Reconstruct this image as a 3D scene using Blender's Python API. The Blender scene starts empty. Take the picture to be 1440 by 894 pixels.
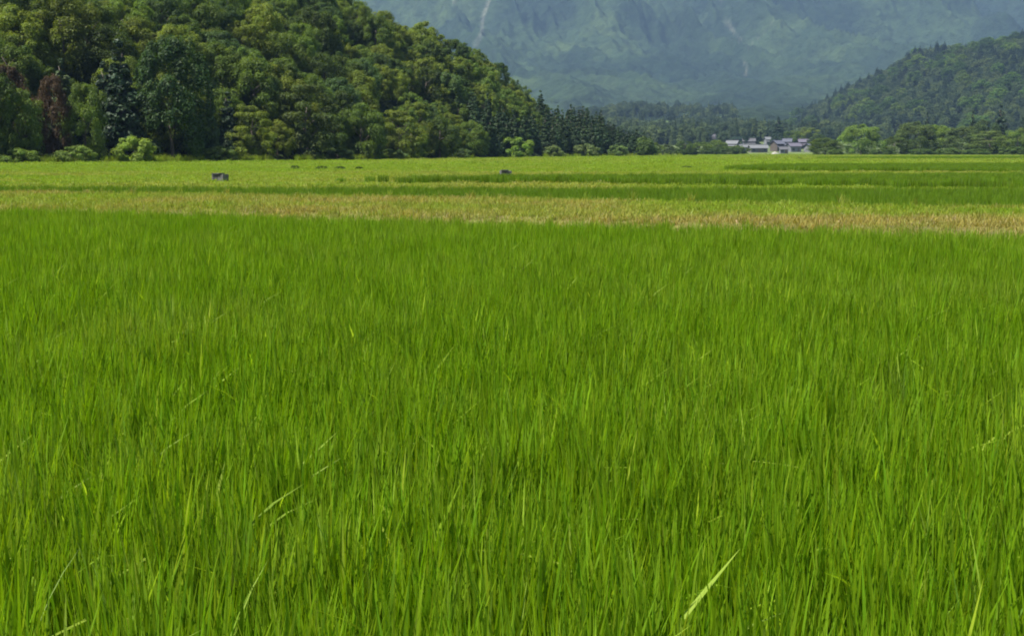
import bpy, math, random
import numpy as np

R = math.radians
rng = np.random.default_rng(7)
random.seed(7)
S = bpy.context.scene
COL = S.collection

# ------------------------------------------------------------------ camera
CAM_H = 1.7
F = 1738.0                       # focal length in pixels of a 1440 wide picture
PITCH = math.atan((447 - 208) / F)
cam = bpy.data.cameras.new("camera")
cam.sensor_fit = 'HORIZONTAL'
cam.sensor_width = 36.0
cam.lens = 36.0 * F / 1440.0
cam.clip_start = 0.05
cam.clip_end = 40000.0
camo = bpy.data.objects.new("camera", cam)
COL.objects.link(camo)
camo.location = (0, 0, CAM_H)
camo.rotation_euler = (math.pi / 2 - PITCH, 0, 0)
S.camera = camo


def at(px, py, z=0.0):
    """ground point seen at a picture position, for a surface of height z"""
    a, b = (px - 720) / F, (447 - py) / F
    dx = a
    dy = math.cos(PITCH) + b * math.sin(PITCH)
    dz = -math.sin(PITCH) + b * math.cos(PITCH)
    t = (z - CAM_H) / dz
    return dx * t, dy * t


def at_dist(px, y):
    """x of a point y metres ahead in the direction of picture column px"""
    return (px - 720) / F * y * math.cos(PITCH)


def px_of(x, y):
    return 720 + F * x / (np.maximum(y, 0.1) * math.cos(PITCH))


# ------------------------------------------------------------------ noise
def _hash(ix, iy, seed):
    n = (ix.astype(np.int64) * 374761393 + iy.astype(np.int64) * 668265263 + seed * 974711) & 0x7fffffff
    n = ((n ^ (n >> 13)) * 1274126177) & 0x7fffffff
    n = n ^ (n >> 16)
    return (n & 0xffff) / 65535.0


def vnoise(x, y, seed=0):
    x = np.asarray(x, float); y = np.asarray(y, float)
    ix = np.floor(x); iy = np.floor(y)
    fx = x - ix; fy = y - iy
    fx = fx * fx * fx * (fx * (fx * 6 - 15) + 10); fy = fy * fy * fy * (fy * (fy * 6 - 15) + 10)
    ix = ix.astype(np.int64); iy = iy.astype(np.int64)
    a = _hash(ix, iy, seed); b = _hash(ix + 1, iy, seed)
    c = _hash(ix, iy + 1, seed); d = _hash(ix + 1, iy + 1, seed)
    return (a * (1 - fx) + b * fx) * (1 - fy) + (c * (1 - fx) + d * fx) * fy


def fbm(x, y, seed=0, octv=4, gain=0.5):
    s = 0; w = 1; t = 0
    for k in range(octv):
        s = s + w * vnoise(x * 2 ** k + 13.7 * k, y * 2 ** k - 7.1 * k, seed + k)
        t += w; w *= gain
    return s / t


def ridged(x, y, seed=0, octv=4, gain=0.5):
    s = 0; w = 1; t = 0
    for k in range(octv):
        n = 1 - np.abs(2 * vnoise(x * 2 ** k + 3.3 * k, y * 2 ** k + 9.9 * k, seed + k) - 1)
        s = s + w * n * n; t += w; w *= gain
    return s / t


def smooth(t):
    t = np.clip(t, 0, 1)
    return t * t * (3 - 2 * t)


# ------------------------------------------------------------------ object helpers
def tag(o, label=None, cat=None, group=None, kind=None):
    if label: o['label'] = label
    if cat: o['category'] = cat
    if group: o['group'] = group
    if kind: o['kind'] = kind
    return o


def link(o, parent=None):
    COL.objects.link(o)
    if parent is not None: o.parent = parent
    return o


def mesh_np(name, verts, faces, mat=None, col=None, smooth_shade=False):
    """mesh from arrays; faces is an (n,k) array, col an (nverts,4) colour array"""
    me = bpy.data.meshes.new(name)
    verts = np.asarray(verts, np.float32); faces = np.asarray(faces, np.int32)
    k = faces.shape[1]
    me.vertices.add(len(verts)); me.vertices.foreach_set('co', verts.ravel())
    me.loops.add(faces.size); me.loops.foreach_set('vertex_index', faces.ravel())
    me.polygons.add(len(faces))
    me.polygons.foreach_set('loop_start', np.arange(0, faces.size, k, dtype=np.int32))
    me.polygons.foreach_set('use_smooth', np.full(len(faces), smooth_shade))
    if col is not None:
        a = me.color_attributes.new('Col', 'FLOAT_COLOR', 'POINT')
        a.data.foreach_set('color', np.asarray(col, np.float32).ravel())
    if mat: me.materials.append(mat)
    me.update(calc_edges=True)
    return me


class MB:
    """collects boxes, tubes and prisms into one mesh"""
    def __init__(s): s.v = []; s.f = []

    def poly(s, pts, faces):
        b = len(s.v); s.v += [tuple(p) for p in pts]; s.f += [tuple(b + i for i in f) for f in faces]
        return s

    def box(s, x0, x1, y0, y1, z0, z1):
        p = [(x0, y0, z0), (x1, y0, z0), (x1, y1, z0), (x0, y1, z0), (x0, y0, z1), (x1, y0, z1), (x1, y1, z1), (x0, y1, z1)]
        return s.poly(p, [(0, 3, 2, 1), (4, 5, 6, 7), (0, 1, 5, 4), (1, 2, 6, 5), (2, 3, 7, 6), (3, 0, 4, 7)])

    def tube(s, pts, rad, n=7):
        b = len(s.v)
        for (p, r) in zip(pts, rad):
            for i in range(n):
                a = 2 * math.pi * i / n
                s.v.append((p[0] + r * math.cos(a), p[1] + r * math.sin(a), p[2]))
        for j in range(len(pts) - 1):
            for i in range(n):
                s.f.append((b + j * n + i, b + j * n + (i + 1) % n, b + (j + 1) * n + (i + 1) % n, b + (j + 1) * n + i))
        s.f.append(tuple(b + (len(pts) - 1) * n + i for i in range(n)))
        return s

    def mesh(s, name, mat, smooth_shade=False):
        me = bpy.data.meshes.new(name); me.from_pydata(s.v, [], s.f); me.materials.append(mat)
        if smooth_shade:
            for p in me.polygons: p.use_smooth = True
        me.update(); return me

    def build(s, name, mat, parent=None, smooth_shade=False):
        return link(bpy.data.objects.new(name, s.mesh(name, mat, smooth_shade)), parent)


# ------------------------------------------------------------------ materials
def new_mat(name):
    m = bpy.data.materials.new(name); m.use_nodes = True
    nt = m.node_tree; nt.nodes.clear()
    out = nt.nodes.new('ShaderNodeOutputMaterial')
    return m, nt, out


def N(nt, t, **kw):
    n = nt.nodes.new(t)
    for k, v in kw.items(): setattr(n, k, v)
    return n


def mixc(nt, a, b, fac, mode='MIX'):
    n = N(nt, 'ShaderNodeMix', data_type='RGBA', blend_type=mode)
    for sock, v in ((n.inputs[6], a), (n.inputs[7], b), (n.inputs[0], fac)):
        if hasattr(v, 'links'): nt.links.new(v, sock)
        else: sock.default_value = v if not isinstance(v, tuple) else (*v[:3], 1)
    return n.outputs[2]


def mathn(nt, op, a, b=0.0):
    n = N(nt, 'ShaderNodeMath', operation=op)
    for sock, v in ((n.inputs[0], a), (n.inputs[1], b)):
        if hasattr(v, 'links'): nt.links.new(v, sock)
        else: sock.default_value = v
    return n.outputs[0]


def noise(nt, scale, detail=4, rough=0.55, coord=None):
    n = N(nt, 'ShaderNodeTexNoise'); n.inputs['Scale'].default_value = scale
    n.inputs['Detail'].default_value = detail; n.inputs['Roughness'].default_value = rough
    if coord is not None: nt.links.new(coord, n.inputs['Vector'])
    return n.outputs['Fac']


def ramp(nt, fac, stops):
    n = N(nt, 'ShaderNodeValToRGB'); nt.links.new(fac, n.inputs[0])
    e = n.color_ramp.elements
    while len(e) < len(stops): e.new(0.5)
    for i, (p, c) in enumerate(stops):
        e[i].position = p; e[i].color = (*c, 1) if len(c) == 3 else c
    return n.outputs[0]


def leaf_shader(nt, out, colour, transl, rough=0.5, spec=0.14):
    """a thin leaf: reflects, and lets some light through"""
    p = N(nt, 'ShaderNodeBsdfPrincipled')
    p.inputs['Roughness'].default_value = rough
    p.inputs['Specular IOR Level'].default_value = spec
    nt.links.new(colour, p.inputs['Base Color'])
    t = N(nt, 'ShaderNodeBsdfTranslucent')
    tc = mixc(nt, colour, (1.0, 1.0, 0.35), 1.0, 'MULTIPLY')
    nt.links.new(tc, t.inputs['Color'])
    mx = N(nt, 'ShaderNodeMixShader'); mx.inputs[0].default_value = transl
    nt.links.new(p.outputs[0], mx.inputs[1]); nt.links.new(t.outputs[0], mx.inputs[2])
    nt.links.new(mx.outputs[0], out.inputs['Surface'])


def blade_mat(name, base, dry, transl=0.35, rough=0.45):
    """blades: own colour x per-blade attribute x per-plant variation; tint 0 green .. 1 dry (a per-plant attribute)"""
    m, nt, out = new_mat(name)
    at_ = N(nt, 'ShaderNodeAttribute'); at_.attribute_name = 'Col'
    ti = N(nt, 'ShaderNodeAttribute', attribute_type='INSTANCER'); ti.attribute_name = 'tint'
    oi = N(nt, 'ShaderNodeObjectInfo')
    c = mixc(nt, base, dry, ti.outputs['Fac'])
    c = mixc(nt, c, at_.outputs['Color'], 1.0, 'MULTIPLY')
    v = mathn(nt, 'MULTIPLY_ADD', oi.outputs['Random'], 0.35)
    nt.nodes[-1].inputs[2].default_value = 0.82
    c = mixc(nt, c, v, 1.0, 'MULTIPLY')
    leaf_shader(nt, out, c, transl, rough)
    return m


def foliage_mat(name, transl=0.50, fixed=None):
    m, nt, out = new_mat(name)
    at_ = N(nt, 'ShaderNodeAttribute'); at_.attribute_name = 'Col'
    oi = N(nt, 'ShaderNodeObjectInfo')
    base = ramp(nt, oi.outputs['Random'], fixed) if fixed else oi.outputs['Color']
    c = mixc(nt, base, at_.outputs['Color'], 1.0, 'MULTIPLY')
    leaf_shader(nt, out, c, transl, 0.5, 0.2)
    return m


def plain_mat(name, c1, c2=None, scale=3.0, rough=0.7, bump=0.0, metallic=0.0):
    m, nt, out = new_mat(name)
    p = N(nt, 'ShaderNodeBsdfPrincipled'); p.inputs['Roughness'].default_value = rough
    p.inputs['Metallic'].default_value = metallic
    g = N(nt, 'ShaderNodeNewGeometry')
    nz = noise(nt, scale, 5, 0.6, g.outputs['Position'])
    c = ramp(nt, nz, [(0.3, c1), (0.7, c2 or c1)])
    nt.links.new(c, p.inputs['Base Color'])
    if bump:
        b = N(nt, 'ShaderNodeBump'); b.inputs['Strength'].default_value = bump
        nt.links.new(nz, b.inputs['Height']); nt.links.new(b.outputs[0], p.inputs['Normal'])
    nt.links.new(p.outputs[0], out.inputs['Surface'])
    return m


def ground_mat(name, scale_a, scale_b, amt=0.6, bump=0.6, dist=0.2):
    """terrain: colour attribute broken up by noise at two sizes"""
    m, nt, out = new_mat(name)
    at_ = N(nt, 'ShaderNodeAttribute'); at_.attribute_name = 'Col'
    g = N(nt, 'ShaderNodeNewGeometry')
    n1 = noise(nt, scale_a, 6, 0.65, g.outputs['Position'])
    n2 = noise(nt, scale_b, 5, 0.6, g.outputs['Position'])
    k = ramp(nt, n1, [(0.25, (1 - amt,) * 3), (0.75, (1 + amt,) * 3)])
    k2 = ramp(nt, n2, [(0.3, (0.75, 0.8, 0.85)), (0.7, (1.2, 1.15, 1.0))])
    c = mixc(nt, at_.outputs['Color'], k, 1.0, 'MULTIPLY'); c = mixc(nt, c, k2, 1.0, 'MULTIPLY')
    p = N(nt, 'ShaderNodeBsdfPrincipled'); p.inputs['Roughness'].default_value = 0.9
    p.inputs['Specular IOR Level'].default_value = 0.1
    nt.links.new(c, p.inputs['Base Color'])
    b = N(nt, 'ShaderNodeBump'); b.inputs['Strength'].default_value = bump; b.inputs['Distance'].default_value = dist
    nt.links.new(n1, b.inputs['Height']); nt.links.new(b.outputs[0], p.inputs['Normal'])
    nt.links.new(p.outputs[0], out.inputs['Surface'])
    return m


M_RICE = blade_mat('rice_leaf', (0.154, 0.276, 0.006), (0.28, 0.37, 0.04), 0.56, 0.55)
M_RICE_B = blade_mat('far_rice_leaf', (0.108, 0.196, 0.009), (0.24, 0.28, 0.05), 0.40, 0.5)
M_GRASS = blade_mat('grass_leaf', (0.178, 0.268, 0.018), (0.29, 0.245, 0.070), 0.46, 0.6)
M_WEED = blade_mat('weed_leaf', (0.09, 0.16, 0.03), (0.42, 0.42, 0.25), 0.30, 0.5)
M_LEAF = foliage_mat('tree_leaf')
M_NEEDLE = foliage_mat('conifer_leaf', 0.12)
M_BARK = plain_mat('bark', (0.06, 0.045, 0.035), (0.12, 0.10, 0.08), 4.0, 0.9, 0.5)
M_GROUND = ground_mat('ground_soil', 3.0, 0.25, 0.5, 0.5, 0.1)
M_HILL = ground_mat('hill_floor', 0.6, 0.08, 0.5, 0.8, 0.8)
M_MOUNT = ground_mat('mountain_forest', 0.035, 0.004, 0.55, 1.0, 18.0)
M_CONC = plain_mat('concrete', (0.075, 0.074, 0.072), (0.12, 0.118, 0.112), 12.0, 0.85, 0.2)
M_DARK = plain_mat('dark_grey', (0.03, 0.03, 0.03), (0.06, 0.055, 0.05), 9.0, 0.6)
M_STONE = plain_mat('pale_stone', (0.26, 0.25, 0.2), (0.34, 0.33, 0.28), 9.0, 0.8, 0.2)
M_TARP = plain_mat('pale_sheet', (0.22, 0.21, 0.17), (0.3, 0.29, 0.24), 2.0, 0.6, 0.2)
M_GLASS = plain_mat('window_glass', (0.02, 0.025, 0.03), (0.04, 0.045, 0.05), 1.0, 0.1)
M_DOOR = plain_mat('door_wood', (0.10, 0.07, 0.05), (0.15, 0.11, 0.08), 5.0, 0.6)

# ------------------------------------------------------------------ terrain
def line_through(p, q):
    (x0, y0), (x1, y1) = p, q
    k = (y1 - y0) / (x1 - x0)
    return lambda x: y0 + k * (np.asarray(x) - x0)


RICE_H = 0.62
L_RICE = line_through(at(0, 290, RICE_H), at(1440, 325, RICE_H))      # far edge of the near paddy
L_BANK = line_through(at(0, 269.0, 0.55), at(1440, 290.5, 0.55))          # far edge of the levee top
L_TWO = line_through(at(0, 262, 0.45), at(1440, 264, 0.45))           # far edge of the second paddy


def bank(x, y):
    a = np.maximum(L_RICE(x), 8) + 0.15; b = np.maximum(L_BANK(x), 12)
    up = smooth((y - a) / 2.6) * 0.5
    dn = smooth((y - b) / 1.3) * 0.52
    back = smooth((y - L_TWO(x) - 0.2) / 1.2) * 0.12
    return up - dn + back


# left hill: where its wood begins, where its crest runs and how high it is, by direction
HP = np.array([-1800, -600, 0, 150, 300, 450, 515, 600, 680, 740, 800, 835, 870, 920, 990])
HE = np.array([95, 120, 150, 160, 172, 195, 208, 232, 262, 290, 325, 343, 362, 392, 430])
HR = np.array([260, 262, 262, 268, 275, 282, 288, 308, 332, 352, 372, 386, 398, 415, 450])
HS = np.array([-420, -420, -350, -260, -140, -45, 0, 36, 66, 126, 146, 150, 170, 198, 208])
HT = np.array([11, 11, 11, 10.5, 9.5, 8, 7.2, 6.5, 6.0, 5.8, 8.6, 8.2, 7.6, 6.0, 2.0])      # tree height at the crest
HH = np.maximum((208 - HS) / F * HR + CAM_H - HT, 0)


def hill_left(x, y):
    p = px_of(x, y)
    e = np.interp(p, HP, HE); r = np.interp(p, HP, HR); h = np.interp(p, HP, HH)
    t = (y - e) / (r - e)
    z = h * np.where(t < 1, (0.35 * smooth(t) + 0.65 * np.clip(t, 0, 1)), np.exp(-np.maximum(t - 1, 0) * 0.25))
    return np.where(p < 985, z, 0) * smooth((985 - p) / 60)


RP = np.array([1000, 1060, 1110, 1160, 1200, 1250, 1290, 1340, 1440, 1600, 2000, 3500])
RS = np.array([206, 188, 166, 136, 112, 90, 72, 58, 46, 30, 0, 0])
RR = 1.55 * np.array([1150, 1150, 1150, 1160, 1160, 1150, 1140, 1120, 1080, 1050, 1000, 900])
RE = 1.5 * np.array([900, 880, 850, 800, 760, 720, 690, 670, 640, 600, 500, 400])
RH = np.maximum((208 - RS) / F * RR + CAM_H - np.interp(RP, [1060, 1200], [8, 20]), 0)


def hill_right(x, y):
    p = px_of(x, y)
    e = np.interp(p, RP, RE); r = np.interp(p, RP, RR); h = np.interp(p, RP, RH)
    t = (y - e) / (r - e)
    z = h * np.where(t < 1, smooth(t) * 0.4 + 0.6 * np.clip(t, 0, 1), np.exp(-np.maximum(t - 1, 0) * 0.8))
    return z * smooth((p - 1005) / 60) * (0.9 + 0.2 * fbm(x / 90, y / 90, 31))


def valley(x, y):
    z = -0.003 * np.clip(y - 60, 0, 590)
    z = z + 0.03 * np.clip(y - 740, 0, 300)
    return z


def gz(x, y):
    x = np.asarray(x, float); y = np.asarray(y, float)
    near = np.where((y < 75), bank(x, y), 0.10)
    far = 1 - smooth((y - 55) / 20)
    return valley(x, y) + near * far + 0.10 * (1 - far) + 0.05 * (fbm(x / 4, y / 4, 5, 3) - 0.5)


def in_poly(px, py, poly):
    inside = np.zeros(np.shape(px), bool)
    n = len(poly)
    for i in range(n):
        x0, y0 = poly[i]; x1, y1 = poly[(i + 1) % n]
        c = ((y0 > py) != (y1 > py)) & (px < (x1 - x0) * (py - y0) / (y1 - y0 + 1e-12) + x0)
        inside ^= c
    return inside


# the farther paddies, as polygons on the ground
B4 = [at(a, b, 0.35) for a, b in ((440, 249.6), (760, 247.8), (1100, 246), (1440, 245), (1900, 243), (1900, 262), (1440, 257.5), (1100, 254.5), (760, 251.2), (440, 250.4))]
B6 = [at(a, b, 0.1) for a, b in ((1022, 237), (1100, 233), (1440, 231.5), (1900, 230), (1900, 243), (1440, 241.5), (1100, 240.3), (1022, 238.5))]
B8 = [at(a, b, -0.5) for a, b in ((1150, 223), (1440, 221), (1900, 220), (1900, 224.5), (1440, 225.5), (1150, 224.5))]


def zone(x, y):
    """0 near rice, 1 levee, 2 second paddy, 3 farther paddies, 4 rough grass, 5 beyond the fields"""
    z = np.full(np.shape(x), 4)
    lt = L_TWO(x)
    z = np.where(y < lt + 0.2, 2, z)
    z = np.where(y < L_BANK(x) + 1.0, 1, z)
    z = np.where(y < L_RICE(x), 0, z)
    z = np.where(in_poly(x, y, B4) | in_poly(x, y, B6) | in_poly(x, y, B8), 3, z)
    return z


def axis(fine0, fine1, step, lo, hi, grow=1.08):
    a = list(np.arange(fine0, fine1 + step, step))
    s = step
    while a[-1] < hi: s *= grow; a.append(a[-1] + s)
    s = step; b = [fine0]
    while b[-1] > lo: s *= grow; b.append(b[-1] - s)
    return np.array(b[:0:-1] + a)


def grid_faces(nx, ny):
    i = np.arange(nx - 1); j = np.arange(ny - 1)
    a = (j[:, None] * nx + i[None, :]).ravel()
    return np.stack([a, a + 1, a + nx + 1, a + nx], 1)


gx = axis(-22, 22, 0.35, -7500, 7500, 1.07)
gy = axis(6, 48, 0.3, -250, 8800, 1.035)
X, Y = np.meshgrid(gx, gy)
Z = gz(X, Y)
Zn = zone(X, Y)
cols = np.array([(0.045, 0.05, 0.02), (0.17, 0.16, 0.05), (0.06, 0.08, 0.02), (0.09, 0.15, 0.02), (0.18, 0.24, 0.03), (0.12, 0.14, 0.05)])
C = cols[Zn]
far = smooth((Y - 600) / 200)[..., None]
C = C * (1 - far) + np.array((0.10, 0.13, 0.05)) * far
pale = smooth((fbm(X / 3.0, Y / 1.6, 41) - 0.45) * 5)[..., None] * (Zn == 1)[..., None]
C = C * (1 - 0.5 * pale) + np.array((0.13, 0.10, 0.05)) * 0.5 * pale
g = mesh_np('ground', np.stack([X, Y, Z], -1).reshape(-1, 3), grid_faces(len(gx), len(gy)), M_GROUND,
            np.concatenate([C, np.ones(C.shape[:2] + (1,))], -1).reshape(-1, 4), True)
tag(link(bpy.data.objects.new('ground', g)), 'flat valley floor of paddies and grassy levees', kind='structure')


def terrain_patch(name, p0, p1, npx, ys, hf, mat, colour, kind='structure', label=None):
    """a hill on a fan-shaped grid seen between two directions"""
    P, T = np.meshgrid(np.linspace(p0, p1, npx), ys)
    Xx = at_dist(P, T)
    Zz = hf(Xx, T)
    Cc = colour(Xx, T, Zz)
    me = mesh_np(name, np.stack([Xx, T, Zz], -1).reshape(-1, 3), grid_faces(npx, len(ys)), mat,
                 np.concatenate([Cc, np.ones(Cc.shape[:2] + (1,))], -1).reshape(-1, 4), True)
    return tag(link(bpy.data.objects.new(name, me)), label, kind=kind)


def floor_col(x, y, z):
    n = fbm(x / 5, y / 5, 77)[..., None]
    return np.array((0.014, 0.022, 0.008)) * (1 - n) + np.array((0.028, 0.044, 0.013)) * n


terrain_patch('hill', -1700, 985, 400, np.concatenate([np.arange(90, 460, 2.0), np.arange(460, 900, 12)]),
              lambda x, y: gz(x, y) - 0.25 + hill_left(x, y), M_HILL, floor_col, label='steep wooded hill rising at the left edge of the fields')
terrain_patch('hill', 1005, 3400, 360, np.arange(560, 2800, 8.0),
              lambda x, y: gz(x, y) - 0.6 + hill_right(x, y), M_HILL, lambda x, y, z: floor_col(x, y, z) * 0.7, label='hazy wooded hill beyond the far row of trees')


# ---- the mountain
MR = np.array([1000, 1500, 2000, 2600, 3200, 3800, 4400, 5000, 5600, 6200, 7500])
MZ = np.array([6, 14, 34, 82, 170, 310, 500, 740, 980, 1080, 900])


def mountain_h(x, y):
    base = np.interp(y, MR, MZ)
    wx = x + 260 * (fbm(x / 900, y / 900, 3, 3) - 0.5) * 2
    wy = y + 260 * (fbm(x / 900 + 7, y / 900, 4, 3) - 0.5) * 2
    sk = wx + 0.35 * (wy - 3500)
    sp = ridged(sk / 620, wy / 1700, 11, 5, 0.52) - 0.45
    rolling = fbm(x / 260, y / 260, 21, 4) - 0.5
    amp = np.clip((base - 15) / 320, 0, 1)
    z = base + sp * 470 * amp + (ridged(sk / 210, wy / 620, 14, 3) - 0.45) * 50 * amp + rolling * (22 + 35 * amp)
    foot = np.exp(-((y - 1750) / 330) ** 2)
    z = z + foot * (26 * np.exp(-((px_of(x, y) - 880) / 130) ** 2) + 22 * np.exp(-((px_of(x, y) - 1080) / 110) ** 2))
    z = z + (fbm(x / 38, y / 60, 51, 3) - 0.5) * (10 + 22 * amp)
    z = z + (vnoise(x / 13, y / 16, 61) - 0.5) * 7
    return z


SCREE = [  # pale gullies of bare rock: picture columns and rows of the line, half width
    ([(694, -30), (688, 8), (680, 30), (678, 50), (670, 66)], 4.0),
    ([(1082, 34), (1076, 46), (1062, 58), (1048, 70)], 2.6), ([(1018, 36), (1030, 52), (1040, 60)], 2.6),
    ([(1038, 82), (1048, 96), (1046, 108)], 2.6), ([(1012, -20), (1010, 6)], 4.0), ([(640, -10), (640, 12)], 2.0)]


def mountain_col(x, y, z):
    px = px_of(x, y); py = 208 - F * (z - CAM_H) / (y * math.cos(PITCH)) * 0.995
    n = fbm(x / 240, y / 360, 91, 4); n2 = fbm(x / 70, y / 90, 95, 3)
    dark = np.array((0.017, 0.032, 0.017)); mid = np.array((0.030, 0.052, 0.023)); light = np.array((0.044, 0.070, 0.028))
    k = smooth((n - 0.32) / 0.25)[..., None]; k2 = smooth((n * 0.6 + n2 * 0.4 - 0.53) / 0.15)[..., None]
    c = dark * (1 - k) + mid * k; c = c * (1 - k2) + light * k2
    c = c * (0.78 + 0.22 * smooth((y - 1900) / 1500))[..., None]  # lower flank darkened in the colour to match the self-shadowed woods
    s = np.zeros(np.shape(x))
    for pts, w in SCREE:
        for (x0, y0), (x1, y1) in zip(pts, pts[1:]):
            dx, dy = x1 - x0, y1 - y0
            t = np.clip(((px - x0) * dx + (py - y0) * dy) / (dx * dx + dy * dy), 0, 1)
            d = np.hypot(px - x0 - t * dx, py - y0 - t * dy)
            s = np.maximum(s, (1 - smooth((d - w * 0.15 + 9 * (n2 - 0.5)) / w)) * np.clip(1.5 * n2, 0, 1) * (0.36 if w > 3.5 else 0.36))
    # meadow patch on the foot of the mountain
    md = 1 - smooth((np.hypot((px - 930) / 26, (py - 175) / 4.0) - 0.7) / 0.5)
    s = s[..., None]; md = md[..., None]
    c = c * (1 - s) + np.array((0.30, 0.29, 0.25)) * s
    return c * (1 - md) + np.array((0.12, 0.18, 0.05)) * md


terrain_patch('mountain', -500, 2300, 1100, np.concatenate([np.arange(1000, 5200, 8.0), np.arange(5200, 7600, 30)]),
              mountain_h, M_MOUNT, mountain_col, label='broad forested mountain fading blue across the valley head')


# ------------------------------------------------------------------ blades of rice and grass
def blades(n, spread, h0, h1, w0, w1, lean, curve, seg=5, fold=0.0, stemless=False, seed=0, vary=0.13):
    """n curved tapering leaf blades around the origin; returns verts, quads, colours"""
    r = np.random.default_rng(seed)
    az = r.uniform(0, 2 * np.pi, n); rad = spread * np.sqrt(r.uniform(0, 1, n)); ba = r.uniform(0, 2 * np.pi, n)
    bx, by = rad * np.cos(ba), rad * np.sin(ba)
    h = r.uniform(h0, h1, n); w = r.uniform(w0, w1, n)
    th0 = np.abs(r.normal(0, lean, n)); cv = np.abs(r.normal(curve, curve * 0.5, n))
    fo = r.uniform(0, 1, n) < fold; fpos = r.uniform(0.55, 0.8, n); fang = r.uniform(0.8, 2.3, n)
    w = np.where(fo, w * 1.45, w); h = np.where(fo, np.maximum(h, h1 * 0.9) * 1.1, h)
    tw = r.uniform(-0.9, 0.9, n)
    V = np.zeros((n, seg + 1, 2, 3)); Cc = np.ones((n, seg + 1, 2, 4))
    px, py, pz = bx.copy(), by.copy(), np.zeros(n)
    prof = np.interp(np.linspace(0, 1, seg + 1), [0, 0.25, 0.6, 0.85, 1], [0.5, 0.9, 1.0, 0.6, 0.04])
    base = 1 + r.normal(0, vary, n); hue = r.normal(0, 0.08, n); paleb0 = r.uniform(0, 1, n) < 0.05
    for k in range(seg + 1):
        t = k / seg
        th = th0 + cv * t * t + np.where(fo, fang * np.clip((t - fpos) / 0.18 + 0.4, 0, 1) * (t > fpos), 0)
        if k:
            px = px + np.sin(th) * np.cos(az) * h / seg; py = py + np.sin(th) * np.sin(az) * h / seg; pz = pz + np.cos(th) * h / seg
        wa = az + np.pi / 2 + tw * (0.4 + t)
        for sgn in (0, 1):
            s = (sgn * 2 - 1) * w * prof[k] * 0.5
            V[:, k, sgn, 0] = px + s * np.cos(wa); V[:, k, sgn, 1] = py + s * np.sin(wa); V[:, k, sgn, 2] = pz
        b = base * (0.92 + 0.16 * t); paleb = paleb0 | (fo & (t > fpos - 0.1))
        Cc[:, k, :, 0] = (b * (1 + hue + np.where(paleb, 0.5, 0)))[:, None]
        Cc[:, k, :, 1] = (b * (1 + np.where(paleb, 0.28, 0)))[:, None]
        Cc[:, k, :, 2] = (b * (1 - hue + np.where(paleb, 2.4, 0)))[:, None]
    idx = np.arange(n * (seg + 1) * 2).reshape(n, seg + 1, 2)
    Fc = np.stack([idx[:, :-1, 0], idx[:, :-1, 1], idx[:, 1:, 1], idx[:, 1:, 0]], -1).reshape(-1, 4)
    return V.reshape(-1, 3), Fc, np.clip(Cc, 0.2, 4).reshape(-1, 4)


def source(kind, meshes):
    """a collection of plants kept out of the scene, the stock that a crop is planted from"""
    c = bpy.data.collections.new(kind)
    for i, me in enumerate(meshes):
        c.objects.link(bpy.data.objects.new('%s_%02d' % (kind, i), me))
    return c


def plant_out(name, pts, rot, scl, idx, tint, coll, label):
    """ONE object of plants: a point per plant, each carrying a plant of the stock"""
    me = bpy.data.meshes.new(name)
    me.vertices.add(len(pts)); me.vertices.foreach_set('co', np.asarray(pts, np.float32).ravel())
    for nm, ty, key, arr in (('rot', 'FLOAT_VECTOR', 'vector', rot), ('scl', 'FLOAT_VECTOR', 'vector', scl), ('idx', 'INT', 'value', idx), ('tint', 'FLOAT', 'value', tint)):
        a = me.attributes.new(nm, ty, 'POINT')
        a.data.foreach_set(key, np.asarray(arr, np.int32 if ty == 'INT' else np.float32).ravel())
    o = link(bpy.data.objects.new(name, me))
    ng = bpy.data.node_groups.new(name + '_planting', 'GeometryNodeTree')
    ng.interface.new_socket('Geometry', in_out='INPUT', socket_type='NodeSocketGeometry')
    ng.interface.new_socket('Geometry', in_out='OUTPUT', socket_type='NodeSocketGeometry')
    gi = ng.nodes.new('NodeGroupInput'); go = ng.nodes.new('NodeGroupOutput')
    ci = ng.nodes.new('GeometryNodeCollectionInfo'); ci.inputs['Collection'].default_value = coll
    ci.inputs['Separate Children'].default_value = True; ci.inputs['Reset Children'].default_value = True
    ip = ng.nodes.new('GeometryNodeInstanceOnPoints'); ip.inputs['Pick Instance'].default_value = True
    L = ng.links.new

    def na(n, t):
        k = ng.nodes.new('GeometryNodeInputNamedAttribute'); k.data_type = t; k.inputs['Name'].default_value = n
        return k.outputs['Attribute']
    m2p = ng.nodes.new('GeometryNodeMeshToPoints')
    L(gi.outputs[0], m2p.inputs[0]); L(m2p.outputs[0], ip.inputs['Points'])
    L(ci.outputs[0], ip.inputs['Instance'])
    L(na('idx', 'INT'), ip.inputs['Instance Index']); L(na('rot', 'FLOAT_VECTOR'), ip.inputs['Rotation']); L(na('scl', 'FLOAT_VECTOR'), ip.inputs['Scale'])
    L(ip.outputs[0], go.inputs[0])
    md = o.modifiers.new('planting', 'NODES'); md.node_group = ng
    return tag(o, label, kind='stuff')


def scatter(x0, x1, y0, y1, sx, sy, jit, keep, wedge=None):
    xs = np.arange(x0, x1, sx); ys = np.arange(y0, y1, sy)
    A, B = np.meshgrid(xs, ys)
    A = A + rng.uniform(-jit, jit, A.shape) * sx; B = B + rng.uniform(-jit, jit, B.shape) * sy
    A = A.ravel(); B = B.ravel()
    if wedge is not None:
        k = np.abs(A) < 0.437 * B * 1.0 + wedge
        A, B = A[k], B[k]
    k = keep(A, B)
    return A[k], B[k]


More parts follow.
